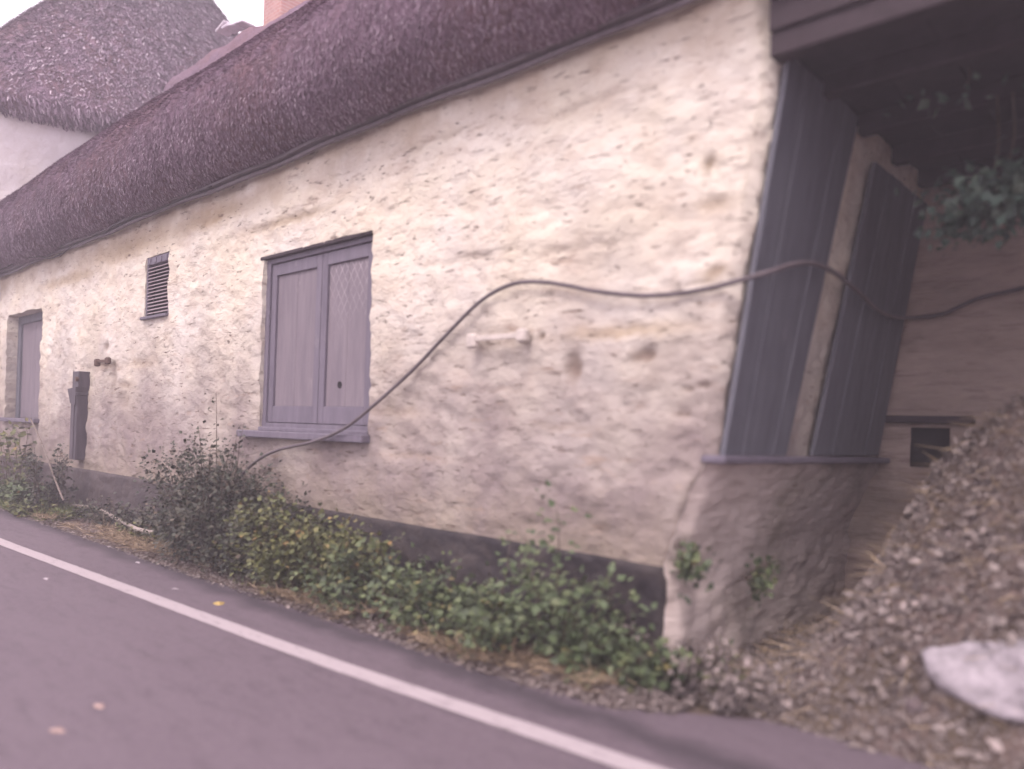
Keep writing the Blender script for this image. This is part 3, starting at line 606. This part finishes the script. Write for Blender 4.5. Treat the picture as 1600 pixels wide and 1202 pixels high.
plant('dry_weed', 'straggly half dead weeds between the foot of the rubble base and the leaf heap', 'weed', (.02, -.06), (.55, .22), .42, 22, 700, .04, LIT, None, thin=True, seed=21, wall=False)
plant('grass_tuft', 'dull green tuft at the foot of the rubble base', 'grass tuft', (-.12, -.05), (.3, .15), .34, 18, 420, .05, L_OLIVE, None, thin=True, seed=22, wall=False, lw=.2)
def wallweed(px, py, x, n, rr, label, seed, mat=L_GREEN):
    r = np.random.default_rng(seed); c = on(px, py, 0, x); t = empty('wall_weed', tuple(c), label, 'weed', 'weeds rooted in the rubble base')
    st = MB(); lf = MB(); P = []; D = []
    for k in range(9):
        d = r.normal(0, 1, 3) * (.4, .7, .8) + (.9, -.3, .4); d /= np.linalg.norm(d); e = c + d * rr * r.uniform(.6, 1.2); st.tube([c - (.05, 0, 0), (c + e) / 2 + (0, 0, .02), e], [.003, .002, .001], 5)
        for q in range(n // 9): s = r.uniform(.3, 1); P.append(c + (e - c) * s + r.normal(0, rr * .2, 3)); D.append(r.normal(0, 1, 3))
    P = np.array(P); D = np.array(D); sz = .045 * r.uniform(.6, 1.2, len(P)); lf.leaves(P, D, r.normal(0, .5, (len(P), 3)) + (0, 0, 1), sz, sz * .4)
    st.build('stem', STM, t); lf.build('foliage', mat, t)
wallweed(1065, 885, -.2, 160, .14, 'green weed sprouting at the end of the black plinth', 31)
wallweed(1175, 905, -.1, 120, .14, 'green weed on the rubble base below the gable sill', 32)
def hanging():
    r = np.random.default_rng(44); t = empty('climbing_plant', (1.0, 1.2, 3.0), 'shaded climber hanging under the outbuilding roof at the upper right', 'climber')
    st = MB(); lf = MB(); P = []; D = []
    for (px, py, yy, n, sp) in ((1490, 90, .8, 1100, .14), (1530, 340, 1.0, 200, .10), (1555, 310, 1.0, 420, .14), (1600, 290, .95, 300, .14)):
        c = on(px, py, 1, yy); top = c + (.05, .05, 0); top[2] = 3.02; st.tube(spline([top, (top + c) / 2 + (.04, 0, 0), c], 5), .005, 6)
        P.append(c + r.normal(0, 1, (n, 3)) * (sp, sp * .7, sp * .55)); D.append(r.normal(0, 1, (n, 3)) + (0, -.3, -.4))
    P = np.concatenate(P); D = np.concatenate(D); k = P[:, 2] < 3.0; P = P[k]; D = D[k]; sz = .06 * r.uniform(.6, 1.2, len(P)); lf.leaves(P, D, r.normal(0, .5, (len(P), 3)) + (0, -.6, .8), sz, sz * .4)
    st.build('stem', STM, t); lf.build('foliage', L_SHADE, t)
hanging()

# ------------------------------------------------------------------ stuff on the ground
def blades(name, x0, x1, y0, y1, n, L, w, mat, up=1.0, z=.02, seed=5, fn=None):
    r = np.random.default_rng(seed); x = r.uniform(x0, x1, n); y = y0 + (y1 - y0) * r.random(n)
    if fn is not None: k = fn(x, y, r); x, y = x[k], y[k]
    n = len(x); P = np.stack([x, y, x * 0 + z + (.04 * r.random(n) if up < .5 else 0)], -1); D = r.normal(0, 1, (n, 3)) * (1, 1, .15) + (0, 0, up); D /= np.linalg.norm(D, axis=1, keepdims=True)
    Wd = np.cross(D, r.normal(0, 1, (n, 3))); Wd /= np.linalg.norm(Wd, axis=1, keepdims=True); m = MB(); m.slivers(P, D, Wd, L * r.uniform(.4, 1.3, n), w * r.uniform(.6, 1.2, n))
    return props(m.build(name, mat), kind='stuff')
props(blades('grass', -13, -8.2, -.58, -.05, 9000, .17, .004, GRS, 1.3, 0, 5, lambda x, y, r: fbm(x * 2, y * 4, 3, 70) > -.15), 'bright tufted grass on the verge at the far left', 'grass')
props(blades('dead_grass', -9, -.1, -.62, -.2, 11000, .11, .0026, DRY, .25, .045, 6, lambda x, y, r: (fbm(x * 1.6, y * 3, 3, 71) > .12)), 'dry straw and dead grass along the tarmac edge', 'dry grass')
def litter():
    m = MB(); r = np.random.default_rng(8); n = 9000; x = -13 + 13.0 * (1 - r.random(n) ** 1.5); y = edge(x) + np.abs(r.normal(0, .22, n)) - .05
    P = np.stack([x, y, .012 + .035 * np.clip((y - edge(x)) / .3, 0, 1) + .015 * r.random(n)], -1); D = r.normal(0, 1, (n, 3)) * (1, 1, .2); sz = r.uniform(.012, .034, n)
    m.leaves(P, D, r.normal(0, .25, (n, 3)) + (0, 0, 1), sz, sz * .4); return props(m.build('leaf_litter', LIT), 'brown leaf litter and grit strewn along the tarmac edge', 'leaf litter', kind='stuff')
litter()
# heap of dead cuttings at the right
HX = np.array([-.45, -.1, .15, .3, .41, .545, .66, .77, .99, 1.4, 1.9, 2.6, 4.2]); HZ = np.array([0, .06, .22, .48, .73, 1.02, 1.17, 1.30, 1.50, 1.72, 1.78, 1.6, 1.3])
def hz(x, y):
    c = np.interp(x, HX, HZ); f = np.where(y < 1.2, np.clip((y + .10 - .0) / 1.3, 0, 1) ** .85, 1 - .35 * np.clip((y - 1.2) / 1.2, 0, 1)); return c * f
m = MB(); X, Y = np.meshgrid(np.linspace(-.45, 4.1, 200), np.linspace(-.12, 2.38, 120), indexing='ij')
Z = hz(X, Y); Z = Z + (.05 * fbm(X * 4, Y * 4, 4, 80) + .02 * fbm(X * 16, Y * 16, 3, 81)) * np.clip(Z / .2, 0, 1) - .01; m.grid(np.stack([X, Y, Z], -1))
r = np.random.default_rng(12); n = 60000; x = -.35 + 3.2 * r.random(n) ** 1.3; y = -.12 + 1.9 * r.random(n); z = hz(x, y); z = z + (.05 * fbm(x * 4, y * 4, 4, 80)) * np.clip(z / .2, 0, 1)
P = np.stack([x, y, z + .012], -1); D = r.normal(0, 1, (n, 3)) * (1, 1, .7); sz = r.uniform(.010, .030, n); m.cur = 1; m.leaves(P, D, r.normal(0, .45, (n, 3)) + (0, -.4, 1), sz, sz * .3)
n = 5000; x = -.35 + 3.2 * r.random(n) ** 1.3; y = -.12 + 1.9 * r.random(n); k2 = fbm(x * 2.5, y * 2.5, 3, 83) > -.05; x, y = x[k2], y[k2]; n = len(x); z = hz(x, y); z = z + (.05 * fbm(x * 4, y * 4, 4, 80)) * np.clip(z / .2, 0, 1)
P = np.stack([x, y, z + .02], -1); D = r.normal(0, 1, (n, 3)) * (1, 1, .6); sz = r.uniform(.035, .075, n); m.leaves(P, D, r.normal(0, .5, (n, 3)) + (0, -.4, 1), sz, sz * .35)
m.cur = 2; n = 2200; x = -.35 + 3.0 * r.random(n) ** 1.2; y = -.12 + 1.6 * r.random(n); z = hz(x, y); P = np.stack([x, y, z + .03], -1); D = r.normal(0, 1, (n, 3)) * (1, 1, .35); D /= np.linalg.norm(D, axis=1, keepdims=True)
Wd = np.cross(D, r.normal(0, 1, (n, 3))); Wd /= np.linalg.norm(Wd, axis=1, keepdims=True); m.slivers(P, D, Wd, r.uniform(.05, .20, n), .0022)
props(m.build('leaf_heap', [SOI, LIT, DRY], smooth=False), 'large heap of dead brown leaves and cuttings rising at the right edge', 'leaf heap', kind='stuff')
# boulder added to stand in for a pale blurred patch at the heap foot
m = MB(); A, B = np.meshgrid(np.linspace(0, 2 * math.pi, 97), np.linspace(-1.57, 1.57, 49), indexing='ij'); c = on(1565, 1055, 1, .12)
k = 1 + .38 * fbm(np.cos(A) * np.cos(B) * 1.5 + np.sin(B) * 1.1 + 4, np.sin(A) * np.cos(B) * 1.5 - np.sin(B), 4, 90); CC = (1.28, .20, .33)
def stone(cx, cy, cz, a, b, c_, kk, name, mat, label):
    m = MB(); m.grid(np.stack([cx + a * kk * np.cos(B) * np.cos(A), cy + b * kk * np.cos(B) * np.sin(A), cz + c_ * kk * np.sin(B)], -1))
    props(m.build(name, mat, smooth=True), label, 'added boulder')
stone(*CC, .40, .22, .18, k, 'added_pale_boulder', m_flat('added_pale_stone', (.36, .32, .345), .8, .5), 'big pale rough boulder added for a bright blur, half sunk in the foot of the leaf heap')
stone(.85, .08, .15, .085, .08, .075, k, 'added_shadow_stone', m_flat('added_shadow_stone_face', (.12, .09, .095), .8, .3), 'small dark stone added for a shadowy blur beside the pale boulder')  # added stone, its dark colour stands in for a blurred shadow
# scraps on the tarmac
def leafthing(px, py, s, mat, label, name='fallen_leaf', cat='leaf', a=0., grp=None):
    c = on(px, py, 2, .016); m = MB(); D = np.array([[math.cos(a), math.sin(a), .02]]); m.leaves([c], D, np.array([[0, 0, 1.]]), s, s * .33, -.25)
    me = m.build(name, mat); return props(me, label, cat, grp)
YL = m_flat('yellow_leaf', (.42, .30, .10)); PL = m_flat('pale_leaf', (.40, .28, .25)); WL = m_flat('white_scrap', (.45, .39, .42))
leafthing(340, 940, .12, YL, 'single yellow leaf on the tarmac between the white line and the verge', a=-.3)
leafthing(148, 1100, .07, PL, 'pale flattened leaf on the tarmac, nearer the white line of the two', a=.2)
leafthing(76, 1140, .08, PL, 'pale flattened leaf on the tarmac in the bottom left corner', a=.7)
for (px, py, lb, a) in ((70, 903, 'white scrap on the tarmac just below the white line at far left', 0), (167, 854, 'white scrap at the tarmac edge left of the dark bush', .4), (267, 920, 'small white scrap between white line and verge, left of the yellow leaf', 1), (212, 878, 'tiny white scrap on the verge near the end of the hose', .2)):
    leafthing(px, py, .065, WL, lb, 'litter_scrap', 'litter', a, 'white scraps on and beside the tarmac')

# ------------------------------------------------------------------ added mauve volume: lifts the darks like a veil on glass
hm = bpy.data.materials.new('veil_volume_mat'); hm.use_nodes = True; nt = hm.node_tree; nt.nodes.clear()
ou = nt.nodes.new('ShaderNodeOutputMaterial'); pv = nt.nodes.new('ShaderNodeVolumePrincipled'); pv.inputs['Density'].default_value = .012; pv.inputs['Color'].default_value = (.93, .86, .95, 1)
nt.links.new(pv.outputs[0], ou.inputs['Volume']); m = MB(); m.box(-62, 62, -62, 62, -1.2, 14, 0.01); props(m.build('veil_volume', hm), kind='stuff')
